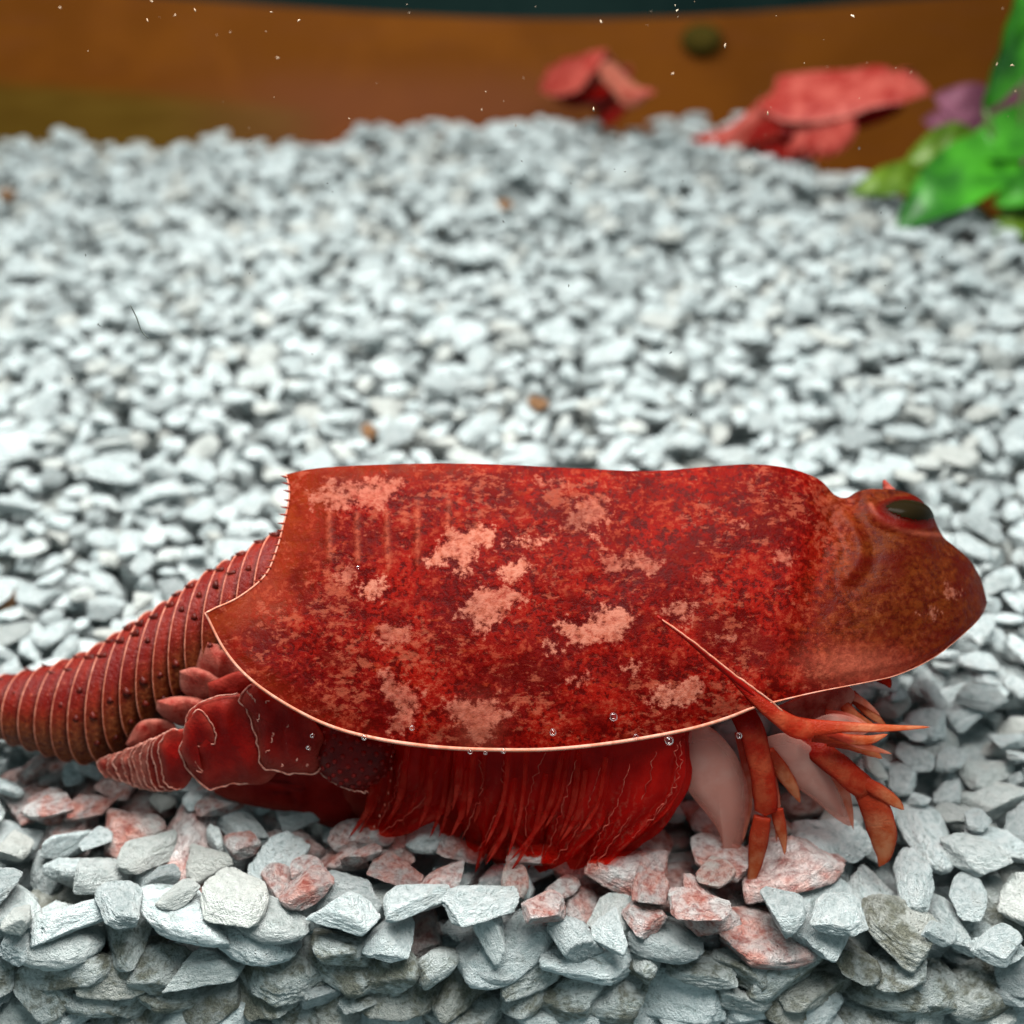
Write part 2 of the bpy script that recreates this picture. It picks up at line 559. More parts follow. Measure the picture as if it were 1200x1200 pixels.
while len(stones) < 9500 and fails < 400:
    pick = cells[rng.integers(0, len(cells), 160)]
    de = TG[pick[:, 0], pick[:, 1]] - HM[pick[:, 0], pick[:, 1]]
    # fill the deep front first; elsewhere wherever the bed is lowest
    de = de + rng.uniform(0, .08, len(de))
    b = np.argmax(de)
    if de[b] < .22:
        fails += 1
        continue
    cx, cy = gx[pick[b, 0]], gy[pick[b, 1]]
    best = None
    for _ in range(6):
        s = int(rng.integers(NSH))
        size = float(np.clip(rng.lognormal(0.0, .33), .38, 1.6)) * (1.0 if de[b] > .5 else .72) * (1.05 if cy < 1.4 else .66)
        R = rotmat(abs(rng.normal(0, .62)), rng.uniform(0, 6.283), rng.uniform(0, 6.283))
        v = SHAPES[s]['lo'] * size @ R.T
        ox, oy = cx + rng.normal(0, .15), cy + rng.normal(0, .15)
        ymin = v[:, 1].min()
        if oy + ymin < GLASS_Y + .01:
            oy = GLASS_Y + .01 - ymin
        ix = ((v[:, 0] + ox - X0) / CELL).astype(int)
        iy = ((v[:, 1] + oy - Y0) / CELL).astype(int)
        if ix.min() < 0 or ix.max() >= nx or iy.max() >= ny or iy.min() < 0:
            continue
        fl = ix * ny + iy
        gap = HM.ravel()[fl] - v[:, 2]
        low = v[:, 2] < 0
        z = np.sort(gap[low])[-max(2, int(low.sum() * .05))] - .02    # settles a little between its neighbours
        top = z + v[:, 2].max()
        over = top - TG[pick[b, 0], pick[b, 1]]
        score = z + .3 * max(0, over - .1) * 3
        if over > .42:
            score += 5
        if best is None or score < best[0]:
            best = (score, s, size, R, (ox, oy, z), fl, v)
    if best is None or best[0] > 4.5 + TG[pick[b, 0], pick[b, 1]]:
        HM[pick[b, 0], pick[b, 1]] += .1
        fails += .1
        continue
    _, s, size, R, loc, fl, v = best
    np.maximum.at(HM.ravel(), fl, v[:, 2] + loc[2])
    stones.append((s, size, R, np.array(loc)))
print('stones', len(stones), 'fails', fails)

# which stones show largest from the camera -> these become parts of their own
lv = np.vstack([SHAPES[s]['lo'] * z @ R.T + l for s, z, R, l in stones])
nlo, nlf = len(SHAPES[0]['lo']), len(LOF)
lf = (np.array(LOF)[None] + (np.arange(len(stones)) * nlo)[:, None, None]).reshape(-1, 3)
bvh = BVHTree.FromPolygons([Vector(v) for v in lv], lf.tolist())
BODY_POLY = np.array([(335, 556), (600, 545), (930, 550), (1100, 610), (1157, 706), (1050, 790), (900, 840), (780, 960), (640, 1000), (420, 960), (120, 900), (0, 870), (0, 800), (160, 732), (320, 640)], float)


def inside(poly, pts):
    x, y = pts[:, 0], pts[:, 1]
    r = np.zeros(len(pts), bool)
    for (x1, y1), (x2, y2) in zip(poly, np.roll(poly, -1, 0)):
        c = ((y1 > y) != (y2 > y)) & (x < (x2 - x1) * (y - y1) / (y2 - y1 + 1e-12) + x1)
        r ^= c
    return r


gpx = np.arange(3, 1200, 6.0)
pxs = np.array([(a, b) for a in gpx for b in gpx if b > 120])
pxs = pxs[~inside(BODY_POLY, pxs)]
hits = np.zeros(len(stones), int)
for a, b in pxs:
    d = FWD * 1400 + RGT * (a - 600) + UPV * (600 - b)
    h = bvh.ray_cast(Vector(CAM), Vector(d).normalized())
    if h[2] is not None:
        hits[h[2] // nlf] += 1
order = np.argsort(-hits)
single = set(int(i) for i in order[:296])

# bed underneath everything, reaching under the stones
bx = np.linspace(-19, 19, 96)
by = np.r_[np.linspace(GLASS_Y + .35, 3, 26), np.linspace(3.3, 26.5, 62)]
BX, BY = np.meshgrid(bx, by, indexing='ij')
bz = target(BX, BY) - .97 - .35 * sstep(1.2, -.9, BY) - 3.2 * sstep(1.3, .1, BY)
bed = mk('gravel_bed', np.stack([BX, BY, bz], -1).reshape(-1, 3), grid_faces(len(bx), len(by)), M_GRAVEL)
bed['kind'] = 'structure'
hi_meshes = []
for i in range(NSH):
    me = bpy.data.meshes.new('stone')
    me.from_pydata(SHAPES[i]['hi'].tolist(), [], HIF)
    me.polygons.foreach_set('use_smooth', np.ones(len(me.polygons), bool))
    me.materials.append(M_STONE)
    hi_meshes.append(me)
from mathutils import Matrix
brown_px = [(590, 243, 18), (435, 512, 26), (632, 478, 24), (780, 495, 22), (8, 233, 20), (8, 712, 30)]


def add_stone(mesh, size, R, loc):
    o = bpy.data.objects.new('stone', mesh)
    col.objects.link(o)
    o.matrix_world = Matrix.Translation(Vector(loc)) @ Matrix(R.tolist()).to_4x4() @ Matrix.Scale(size, 4)
    o.parent = bed
    return o


GLOW_X, GLOW_Y = [0, 120, 240, 430, 560, 700, 760, 880, 960], [885, 905, 925, 985, 1000, 1010, 1000, 1040, 960]  # stones along the shrimp's lower outline get the painted red glow
red_glow_meshes, silt_shade_meshes = {}, {}
for i in sorted(single):
    s, z, R, l = stones[i]
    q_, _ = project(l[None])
    low_ = np.interp(q_[0, 0], GLOW_X, GLOW_Y)
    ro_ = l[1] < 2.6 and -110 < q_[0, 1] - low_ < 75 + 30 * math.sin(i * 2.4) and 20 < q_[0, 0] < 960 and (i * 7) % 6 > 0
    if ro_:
        if s not in red_glow_meshes:
            red_glow_meshes[s] = hi_meshes[s].copy()
            red_glow_meshes[s].materials.clear()
            red_glow_meshes[s].materials.append(M_RED_GLOW)
    si_ = (not ro_) and l[1] < .4 and l[2] < -5.72 + .25 * math.sin(i * 1.7) and (i * 5) % 7 > 0
    if si_ and s not in silt_shade_meshes:
        silt_shade_meshes[s] = hi_meshes[s].copy()
        silt_shade_meshes[s].materials.clear()
        silt_shade_meshes[s].materials.append(M_SILT_SHADE)
    add_stone(red_glow_meshes[s] if ro_ else silt_shade_meshes[s] if si_ else hi_meshes[s], z, R, l)
brown_mesh = hi_meshes[3].copy()
brown_mesh.materials.clear()
brown_mesh.materials.append(M_BROWN)
for a, b, wpx in brown_px:                                     # the few rusty chips lying on top
    d = FWD * 1400 + RGT * (a - 600) + UPV * (600 - b)
    h = bvh.ray_cast(Vector(CAM), Vector(d).normalized())
    if h[0] is None:
        continue
    dep = (np.array(h[0]) - CAM) @ FWD
    o = add_stone(brown_mesh, wpx * dep / 1400, rotmat(.3, 1, a), np.array(h[0]) + np.array([0, 0, .06]))
    o['label'] = 'rusty brown stone chip lying on the white gravel'
rest = [i for i in range(len(stones)) if i not in single]
rv_, rf_, o_ = [], [], 0
for i in rest:
    key, fc = ('lo', LOF) if stones[i][3][1] < 7 else ('ti', TIF)      # simpler stones far back
    rv_.append(SHAPES[stones[i][0]][key] * stones[i][1] @ stones[i][2].T + stones[i][3])
    rf_.append(np.array(fc) + o_)
    o_ += len(rv_[-1])
rv, rf = np.vstack(rv_), np.vstack(rf_)
gme = bpy.data.meshes.new('gravel')
gme.vertices.add(len(rv))
gme.vertices.foreach_set('co', rv.ravel())
gme.loops.add(rf.size)
gme.loops.foreach_set('vertex_index', rf.ravel().astype(np.int32))
gme.polygons.add(len(rf))
gme.polygons.foreach_set('loop_start', (np.arange(len(rf)) * 3).astype(np.int32))
gme.polygons.foreach_set('loop_total', np.full(len(rf), 3, np.int32))
gme.update(calc_edges=True)
gme.polygons.foreach_set('use_smooth', np.zeros(len(rf), bool))
gme.materials.append(M_GRAVEL)
gob = bpy.data.objects.new('gravel', gme)
col.objects.link(gob)
gob.parent = bed
gob['kind'] = 'stuff'

# ------------------------------------------------------------------ setting: brown panel with a sagging top edge, dark wall behind
PY = 25.6
top = spline([(-420, -34), (0, -18), (230, 0), (420, 14), (600, 22), (760, 21), (920, 12), (1060, 0), (1250, -14), (1650, -36)], 90)
tz = np.array([P(a, b, PY)[[0, 2]] for a, b in top])
rows = 40
pv, film, pink = [], [], []
for x, z1 in tz:
    for j in range(rows):
        z = -4.0 + (z1 + 4.0) * j / (rows - 1)
        pv.append((x, PY, z))
pv = np.array(pv)
ppx, _ = project(pv)
film = sstep(98, 112, ppx[:, 1] - .085 * ppx[:, 0] + 8) * sstep(400, 330, ppx[:, 0])
pink = sstep(60, 120, ppx[:, 1]) * sstep(150, 400, ppx[:, 0]) * sstep(760, 600, ppx[:, 0])
npv = len(pv)
back = pv + np.array([0, .8, 0])
pf = grid_faces(len(tz), rows)
pf2 = [tuple(i + npv for i in f[::-1]) for f in pf]
cap = [(i * rows + rows - 1, i * rows + rows - 1 + npv, (i + 1) * rows + rows - 1 + npv, (i + 1) * rows + rows - 1) for i in range(len(tz) - 1)]
panel = mk('back_panel', np.vstack([pv, back]), pf + pf2 + cap, M_PANEL, smooth=False, attrs=dict(film=np.r_[film, film], pink=np.r_[pink, pink]))
tag(panel, 'brown back panel with sagging top edge standing behind the white gravel', 'panel')
wall = mk('wall', [(-40, 31, -8), (40, 31, -8), (40, 31, 24), (-40, 31, 24)], [(0, 1, 2, 3)], M_TEAL, smooth=False)
wall['kind'] = 'structure'
# small olive snail-like knob stuck on the panel
kb = P(822, 46, PY - .25)
th = np.linspace(0, math.pi, 13)
ph = np.arange(20) * 2 * math.pi / 20
kv = np.array([kb + np.array([.62 * math.sin(t) * math.cos(p), .35 * math.cos(t), .44 * math.sin(t) * math.sin(p)]) for t in th for p in ph])
tag(mk('algae_knob', kv, grid_faces(13, 20, True), M_GREEN_D if False else simple('olive_algae', (.028, .020, .003), (.042, .030, .005), 2, .9, spec=.03)),
    'small dark olive algae knob stuck on the brown panel', 'algae')

# ------------------------------------------------------------------ the tadpole shrimp
YM = 1.8                                                       # its mid-plane
BASE = np.array([0.0, YM, -4.7])
shrimp = bpy.data.objects.new('tadpole_shrimp', None)
col.objects.link(shrimp)
shrimp.location = BASE
tag(shrimp, 'large red tadpole shrimp with mottled carapace crawling on the white gravel', 'tadpole shrimp', None)


def part(name, v, f, mats, parent=None, **kw):
    return mk(name, v, f, mats, parent or shrimp, off=BASE, **kw)


DORSAL = [(335, 556), (370, 549), (430, 545), (520, 543), (600, 545), (680, 549), (760, 552), (830, 547), (880, 544), (925, 549), (960, 562), (981, 582),
          (1000, 581), (1013, 574), (1030, 573), (1060, 577), (1076, 584), (1090, 599), (1104, 627), (1117, 639), (1136, 656), (1150, 680), (1157, 706)]
MARGIN = [(240, 717), (262, 760), (290, 793), (330, 822), (380, 848), (430, 863), (490, 873), (560, 878), (640, 878), (720, 870), (800, 856), (850, 842),
          (883, 829), (908, 822), (960, 810), (1017, 799), (1054, 790), (1095, 770), (1130, 742), (1150, 722), (1157, 706)]
NOTCH = [(335, 556), (339, 572), (338, 590), (333, 612), (325, 642), (311, 674), (280, 700), (240, 717)]
NU, NV = 380, 120
us = np.linspace(0, 1, NU)
WU = np.interp(us, [0, .1, .3, .5, .7, .8, .88, .94, .98, 1], [1.55, 1.9, 2.2, 2.2, 2.0, 1.75, 1.4, 1.0, .55, 0])
kern = np.hanning(21); kern /= kern.sum()
WU = np.convolve(np.pad(WU, 10, mode='edge'), kern, 'valid') * sstep(1.0, .985, us) ** .5
D2, M2 = spline(DORSAL, NU), spline(MARGIN, NU)
K3 = np.array([P(a, b, YM) for a, b in D2])
M3 = np.array([P(a, b, YM - wv) for (a, b), wv in zip(M2, WU)])
vsamp = np.linspace(0, 1, NV)
N2 = spline(NOTCH, NV)
N3 = np.array([P(a, b, YM - WU[0] * (v ** 1.1)) for (a, b), v in zip(N2, vsamp)])
V = K3[:, None, :] + (M3 - K3)[:, None, :] * vsamp[None, :, None]
ln = np.linalg.norm(M3 - K3, axis=1)
nd = np.stack([np.zeros(NU), -(K3[:, 2] - M3[:, 2]), np.abs(M3[:, 1] - K3[:, 1]) + .02], -1)
nd /= np.linalg.norm(nd, axis=1)[:, None] + 1e-9
nd[:, 1] = -np.abs(nd[:, 1])
bul = (4 * vsamp * (1 - vsamp)) ** .9
hgt = np.interp(us, [0, .1, .5, .8, .92, 1], [.02, .04, .055, .06, .12, .05])
V = V + nd[:, None, :] * (bul[None, :, None] * (hgt * ln)[:, None, None])
lin0 = V[0]
fade = np.clip(1 - us / .30, 0, 1)[:, None, None] ** 2
V = V + (N3 - lin0)[None] * fade
# low folds and the eye dome, pushed along the outward direction
pix, _ = project(V.reshape(-1, 3))
X, Yp = pix[:, 0], pix[:, 1]


def seg_dist(poly, closed=False):
    """distance in px from every carapace vertex to a polyline"""
    p = np.array(poly, float)
    q = np.roll(p, -1, 0) if closed else p[1:]
    if not closed:
        p = p[:-1]
    d = np.full(len(X), 1e9)
    for (x1, y1), (x2, y2) in zip(p, q):
        L2 = (x2 - x1) ** 2 + (y2 - y1) ** 2 + 1e-9
        t = np.clip(((X - x1) * (x2 - x1) + (Yp - y1) * (y2 - y1)) / L2, 0, 1)
        d = np.minimum(d, np.hypot(X - x1 - t * (x2 - x1), Yp - y1 - t * (y2 - y1)))
    return d


EYE_RIM = spline([(1020, 592), (1024, 602), (1034, 613), (1054, 622), (1078, 626), (1103, 628)], 24)
FOLD1 = spline([(978, 588), (988, 605), (1000, 624), (1008, 644), (1004, 662), (994, 674)], 24)
FOLD2 = spline([(938, 560), (955, 590), (972, 625), (978, 655), (968, 690)], 24)
eyed = np.hypot((X - 1062) / 46, (Yp - 604) / 22)
ax_, ay_ = (X - 1066) * .985 + (Yp - 601) * .17, -(X - 1066) * .17 + (Yp - 601) * .985
eyein = np.hypot(ax_ / 30, ay_ / 12.5)
d1, d2, de_ = seg_dist(FOLD1), seg_dist(FOLD2), seg_dist(EYE_RIM)
disp = .13 * np.clip(1 - eyed ** 2, 0, 1) + .035 * np.exp(-(de_ / 5) ** 2) + .05 * np.exp(-(d1 / 9) ** 2) - .05 * np.exp(-((d1 - 16) / 9) ** 2) * 0.6
disp += .03 * np.exp(-(d2 / 12) ** 2)
RIBS = [[(385, 600), (386, 655)], [(418, 603), (419, 657)], [(453, 600), (455, 665)], [(490, 588), (489, 660)], [(526, 588), (525, 625)]]
rib = np.zeros(len(X))
for r in RIBS:
    rib = np.maximum(rib, np.exp(-(seg_dist(r) / 3.2) ** 2))
disp += .018 * rib
edge_v = np.tile(vsamp, NU)
disp -= .02 * sstep(.93, .97, edge_v)                          # shallow gutter inside the margin
for j in range(len(X)):
    if j % 1 == 0:
        disp[j] += .022 * mnoise.noise(Vector((X[j] / 55, Yp[j] / 55, 1.3)))
keel_safe = sstep(0, .03, edge_v) * .9 + .1
nose = np.repeat(sstep(1, .97, us), NV)
V = V.reshape(-1, 3) + np.repeat(nd, NV, 0) * (disp * keel_safe * nose)[:, None]

Z2 = lambda pts: [(220 + a * .41667, 520 + b * .41667) for a, b in pts]
Z3 = lambda pts: [(700 + a * .41667, 520 + b * .41667) for a, b in pts]
PATCH = [
    (.62, Z2([(340, 130), (430, 95), (560, 90), (615, 100), (590, 150), (550, 190), (480, 180), (420, 195), (350, 185), (330, 160)])),
    (.95, Z2([(640, 330), (700, 290), (740, 240), (800, 225), (860, 230), (870, 265), (820, 290), (815, 320), (795, 340), (800, 370), (770, 390), (730, 375), (750, 345), (690, 345)])),
    (1.0, Z2([(865, 300), (890, 235), (920, 260), (980, 265), (1030, 275), (960, 290), (900, 298)])),
    (1.0, Z2([(820, 370), (850, 350), (900, 335), (950, 320), (975, 355), (940, 372), (930, 395), (890, 390), (870, 362)])),
    (1.0, Z2([(465, 400), (510, 375), (585, 405), (540, 440), (490, 435)])),
    (.45, Z2([(410, 375), (450, 335), (475, 360), (450, 400)])),
    (.75, Z2([(745, 490), (790, 410), (840, 390), (940, 410), (960, 440), (900, 460), (890, 500), (840, 540), (800, 545), (790, 500)])),
    (.85, Z2([(1010, 510), (1060, 480), (1100, 490), (1160, 440), (1240, 450), (1270, 490), (1210, 560), (1150, 555), (1090, 580), (1060, 540)])),
    (.85, Z2([(1000, 550), (1040, 545), (1050, 595), (1010, 595)])),
    (.5, Z2([(530, 655), (570, 620), (600, 670), (655, 690), (660, 740), (630, 790), (600, 820), (560, 810), (570, 750), (545, 720)])),
    (.5, Z2([(705, 750), (760, 700), (800, 720), (870, 710), (870, 745), (920, 750), (870, 800), (860, 850), (800, 850), (770, 800)])),
    (.75, Z2([(1055, 670), (1130, 630), (1135, 660), (1100, 700)])),
    (.9, Z2([(1122, 250), (1170, 248), (1150, 268)])),
    (.45, Z2([(1050, 240), (1100, 150), (1180, 140), (1190, 200), (1120, 245)])),
    (.45, Z2([(520, 540), (545, 500), (640, 500), (620, 560), (550, 570)])),
    (.4, Z2([(980, 100), (1060, 90), (1060, 120), (990, 120)])),
    (.8, Z3([(135, 720), (180, 680), (270, 655), (312, 680), (290, 720), (230, 745), (150, 740)])),
    (.75, Z3([(65, 640), (100, 605), (122, 625), (110, 655)])),
    (.6, Z3([(180, 470), (230, 435), (280, 450), (250, 505), (200, 500)])),
    (.5, Z3([(270, 380), (310, 365), (345, 385), (300, 405)])),
    (.5, Z3([(380, 225), (410, 215), (430, 235), (395, 240)])),
    (.45, Z3([(340, 540), (375, 525), (385, 550), (350, 560)])),
    (.5, Z3([(0, 300), (60, 320), (130, 300), (190, 330), (170, 370), (80, 360), (20, 380)])),
    (.4, Z3([(500, 300), (540, 280), (560, 320), (520, 350)])),
    (.5, Z3([(890, 480), (940, 450), (970, 470), (950, 500)])),
    (.4, Z3([(960, 430), (985, 400), (1020, 430), (990, 450)])),
]
best = np.full(len(X), -2.0)
pstr = np.full(len(X), .4)
pts2 = np.stack([X, Yp], -1)
for st, poly in PATCH:
    poly = np.array(poly)
    sd = seg_dist(poly, True) * np.where(inside(poly, pts2), 1, -1) / 9.0
    m = sd > best
    best = np.where(m, sd, best)
    pstr = np.where(m, st, pstr)
best = np.clip(best, -1.6, 1.4)
head = sstep(930, 1040, X + (Yp - 650) * .25) * sstep(800, 730, Yp - (X - 1050) * .1)
head = np.maximum(head, .55 * np.exp(-(d1 / 18) ** 2))
dn = seg_dist(NOTCH)
band = np.maximum(sstep(75, 8, dn), .8 * sstep(26, 6, seg_dist(DORSAL[:9])) * sstep(620, 420, X))
band = np.maximum(band, .45 * sstep(34, 5, seg_dist(MARGIN[:9])) * sstep(480, 300, X))
band = np.maximum(band, .75 * np.exp(-(d1 / 10) ** 2))
soft = np.exp(-(((X - 1005) / 55) ** 2 + ((Yp - 780) / 20) ** 2)) + .5 * np.exp(-(((X - 560) / 24) ** 2 + ((Yp - 852) / 30) ** 2)) * .8
line = .7 * rib
soft = np.maximum(soft, .8 * np.exp(-(de_ / 2.6) ** 2))
eye = sstep(1.35, .9, eyein)
socket = sstep(1.05, .8, np.hypot((X - 1064) / 44, (Yp - 602) / 23)) * sstep(628, 620, Yp - (X - 1060) * .12)

F = grid_faces(NU, NV)
Vf = V.copy()
Vf[:, 1] = 2 * YM - Vf[:, 1]
tuck = np.repeat(np.clip(1 - us / .35, 0, 1) ** 1.5, NV) * edge_v
Vf[:, 0] += .75 * tuck
Vf[:, 2] -= .35 * tuck
n0 = len(V)
Ff = [tuple(i + n0 for i in q[::-1]) for q in F]
dup2 = lambda a: np.r_[a, a]
cara = part('carapace', np.vstack([V, Vf]), F + Ff, M_CARA,
            attrs=dict(patch=dup2(best), pstr=dup2(pstr), head=dup2(head), band=dup2(band), line=dup2(line), soft=dup2(np.clip(soft, 0, 1)), eye=dup2(eye), socket=dup2(socket)))
G = V.reshape(NU, NV, 3)
# pale rolled rim along the margin and the notch, both sides
rimline = np.vstack([G[0, ::3], G[::3, -1]])
rr = np.r_[np.full(len(G[0, ::3]), .011), np.interp(us[::3], [0, .3, .66, .74, .9, 1], [.016, .026, .024, .010, .006, .003])]
v1, f1 = tube(rimline, rr, 6)
GF = Vf.reshape(NU, NV, 3)
far = np.vstack([GF[0, ::3], GF[::3, -1]])
v2, f2 = tube(far, rr, 6)
part('rim', v1, f1, M_RIM, cara)
part('rim', v2, f2, M_RIM, cara)
# spines in the notch
for i in range(15):
    s = .02 + .62 * i / 14
    j = int(s * (NV - 1))
    c = G[0, j]
    L = .055 + .035 * rng.random()
    tip = c + np.array([-L, -.01, .35 * L * (1 - 1.6 * s)])
    v, f = tube(np.array([c + np.array([.02, 0, 0]), c, tip]), [.020, .019, .002], 6)
    part('spine', v, f, M_SPINE, cara)
# the compound eye: a dark bean under the dome, and the tip of the other eye showing over the keel
eg = eyein.reshape(NU, NV)
eidx, emap, ef = [], {}, []
for q in F:
    if max(eyein[list(q)]) < 1.0:
        for i_ in q:
            if i_ not in emap:
                emap[i_] = len(eidx)
                eidx.append(i_)
        ef.append(tuple(emap[i_] for i_ in q))
ndr = np.repeat(nd, NV, 0)
ev = V[eidx] + ndr[eidx] * (.004 + .045 * np.sqrt(np.clip(1 - eyein[eidx] ** 2, 0, 1)))[:, None]
k = NT('eye_black')
M_EYE = k.done(k.n('BsdfPrincipled', {'Base Color': (.006, .004, .0015), 'Roughness': .25, 'Specular IOR Level': .02}).outputs[0])
part('eye', ev, ef, M_EYE)
nb = spline(PP([(1046, 584, YM + .35), (1040, 572, YM + .4), (1036, 563, YM + .4)]), 8)
v, f = tube(nb, np.linspace(.13, .02, 8), 10)
part('eye_tubercle', v, f, M_PALE_LOBE)

# trunk under the shell
tp = spline([(300, 760, 40), (360, 780, 60), (460, 795, 72), (600, 795, 76), (760, 790, 72), (880, 770, 66), (960, 750, 55), (1010, 745, 30)], 60)
path = np.array([P(a, b, YM) for a, b, _ in tp])
v, f = tube(path, tp[:, 2] * .0085, 20)
part('trunk', v, f, M_TRUNK)

# abdomen: overlapping rings
T = [(355, 618), (330, 628), (305, 638), (283, 652), (262, 664), (240, 677), (220, 690), (200, 705), (181, 718), (163, 730), (146, 741), (129, 752), (110, 763), (90, 773), (70, 780), (50, 786), (30, 791), (10, 794), (-10, 797), (-30, 799), (-50, 802), (-70, 805), (-90, 808), (-112, 812)]
B = [(365, 735), (345, 742), (322, 755), (303, 765), (284, 776), (266, 789), (248, 800), (230, 812), (212, 826), (195, 838), (180, 851), (163, 865), (145, 876), (121, 881), (96, 880), (73, 876), (50, 871), (28, 866), (8, 860), (-14, 854), (-36, 849), (-58, 845), (-80, 841), (-104, 837)]
T = spline(T, 24); B = spline(B, 24)
abd = bpy.data.objects.new('abdomen', None)
col.objects.link(abd)
abd.parent = shrimp
ang = np.arange(40) * 2 * math.pi / 40
rings = []
for (a, b), (c, d) in zip(T, B):
    t3, b3 = P(a, b, YM), P(c, d, YM)
    rings.append(((t3 + b3) / 2, (t3 - b3) / 2))
for i in range(len(rings) - 1):
    c0, u0 = rings[i]
    c1, u1 = rings[i + 1]
    tang = c1 - c0
    tang /= np.linalg.norm(tang)
    vs_, wv, bd = [], [], []
    for s, sc_ in ((-.45, .80), (-.12, .88), (.12, .955), (.5, 1.0), (.86, 1.035), (.965, 1.055), (1.0, 1.075), (1.03, 1.055), (1.02, .95), (.9, .86)):
        c = c0 + (c1 - c0) * s
        u = (u0 + (u1 - u0) * s)
        ul = np.linalg.norm(u)
        for g in ang:
            near = -math.sin(g)
            p = c + sc_ * (u * math.cos(g) + np.array([0, math.sin(g) * ul * .9, 0])) + tang * (.16 * ul * near)
            vs_.append(p)
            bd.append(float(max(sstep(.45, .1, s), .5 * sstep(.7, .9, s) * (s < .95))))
            wv.append(float(sstep(.55, -.2, np.array(math.cos(g)))))
    vs_ = np.array(vs_)
    f = grid_faces(10, 40, True)
    fm = [1 if 5 * 40 <= q[0] < 8 * 40 else 0 for q in f]
    if i == len(rings) - 2:
        f.append(tuple(9 * 40 + j for j in range(40))); fm.append(0)
    # row of little backward spines with dark bases
    extra, em = [], []
    ul = np.linalg.norm(u1)
    for g in np.r_[np.linspace(-.05, -2.6, 5) + rng.normal(0, .16, 5) + .12 * (i % 2), .5, 1.2]:
        n_ = u1 / ul * math.cos(g) + np.array([0, math.sin(g) * .95, 0])
        p = c0 + (c1 - c0) * .62 + (u1 * math.cos(g) + np.array([0, math.sin(g) * ul * .9, 0])) + tang * (.16 * ul * -math.sin(g))
        sz = 1.15 if abs(g) > .45 else 2.1
        v, ff = tube(np.array([p - n_ * .02 - tang * .03, p + n_ * .004, p + n_ * (.006 if sz < 2 else .085) + tang * .055 * sz]), np.array([.040, .034, .003]) * (ul / .5) * rng.uniform(.6, 1.25), 6)
        extra.append((v, ff)); em += [2] * len(ff)
    v, ff = join([(vs_, f)] + extra)
    part('segment', v, ff, [M_SEG, M_RING, M_SPOT], abd, fmat=fm + em, attrs=dict(w=np.r_[wv, np.zeros(len(v) - len(wv))], band=np.r_[bd, np.zeros(len(v) - len(bd))]))


# ---- blades and lobes
WSC = {'gill_leg': 1.4, 'leg': 1.08, 'claw': 1.0, 'feeler': .8}
def blade(name, pts, mat, parent=None, flat=.3, n=26, ruffle=0.0, closed_tip=True, k_=14, twist=0.0):
    """pts: (px, py, y, width px); a soft tapering strap with an elliptical section"""
    q = spline(pts, n)
    c = np.array([P(a, b, y) for a, b, y, _ in q])
    dep = (c - CAM) @ FWD
    wd = q[:, 3] * WSC.get(name, 1.0) / 2 * dep / 1400
    t = np.gradient(c, axis=0)
    t /= np.linalg.norm(t, axis=1)[:, None] + 1e-9
    vdir = (c - CAM) / np.linalg.norm(c - CAM, axis=1)[:, None]
    a = np.cross(t, vdir); a /= np.linalg.norm(a, axis=1)[:, None] + 1e-9
    b = np.cross(a, t)
    vs_, tt, ww = [], [], []
    for i in range(n):
        s = i / (n - 1)
        wi = max(wd[i], .004)
        if closed_tip and i == n - 1:
            wi *= .15
        for j in range(k_):
            g = j * 2 * math.pi / k_
            rf_ = ruffle * math.sin(s * 23 + j * 1.7) * wi * s
            vs_.append(c[i] + a[i] * (wi * math.cos(g) + rf_) + b[i] * (max(.012, wi * flat) * math.sin(g) + twist * wi * math.cos(g) + ruffle * wi * math.sin(3 * math.cos(g) * 2 + s * 6)))
            tt.append(s); ww.append(math.cos(g))
    f = grid_faces(n, k_, True)
    f.append(tuple(range(k_))[::-1]); f.append(tuple((n - 1) * k_ + j for j in range(k_)))
    return part(name, np.array(vs_), f, mat, parent, attrs=dict(t=tt, w=ww))


def lobe(name, outline, y, thick, mat, parent=None, centre=None, wrinkle=.0, n=72, k_=12, ytilt=0.0, seed=0):
    """outline in px (star-shaped round its centre) -> puffed cushion at depth y"""
    o = spline(list(outline) + [outline[0]], n + 1)[:-1]
    c = np.array(centre) if centre is not None else o.mean(0)
    vs_, tt, ww = [], [], []
    for side in (-1, 1):
        for i in range(k_):
            s = math.sin((i + (0 if side < 0 else 0)) / (k_ - 1) * math.pi / 2)
            for j in range(n):
                p = c + (o[j] - c) * s
                yy = y + side * thick * math.sqrt(max(0, 1 - s * s)) + ytilt * (p[1] - c[1]) / 100
                yy += side * wrinkle * mnoise.noise(Vector((p[0] / 16, p[1] / 40, seed + 3.7))) * (1 - s ** 4) * 2
                vs_.append(P(p[0], p[1], yy)); tt.append(s); ww.append(math.cos(j / n * 6.283))
    f = []
    for q in grid_faces(k_, n, True):
        f.append(q[::-1])
        f.append(tuple(i + k_ * n for i in q))
    return part(name, np.array(vs_), f, mat, parent, attrs=dict(t=tt, w=ww)), o


def edge(pts, parent, r=.012, jit=1.5, n=50, mat=None):
    q = spline(pts, n)
    q[:, 0] += [jit * mnoise.noise(Vector((i * .35, q[0, 0], 0))) * 2 for i in range(n)]
    q[:, 1] += [jit * mnoise.noise(Vector((i * .35, 7, q[0, 1]))) * 2 for i in range(n)]
    p = np.array([P(a, b, y) for a, b, y in q])
    rad = r * (1 + .5 * np.array([mnoise.noise(Vector((i * .6, 1, q[0, 0]))) for i in range(n)]))
    rad[0] = rad[-1] = r * .3
    v, f = tube(p, rad, 6)
    return part('edge', v, f, mat or M_EDGE, parent)


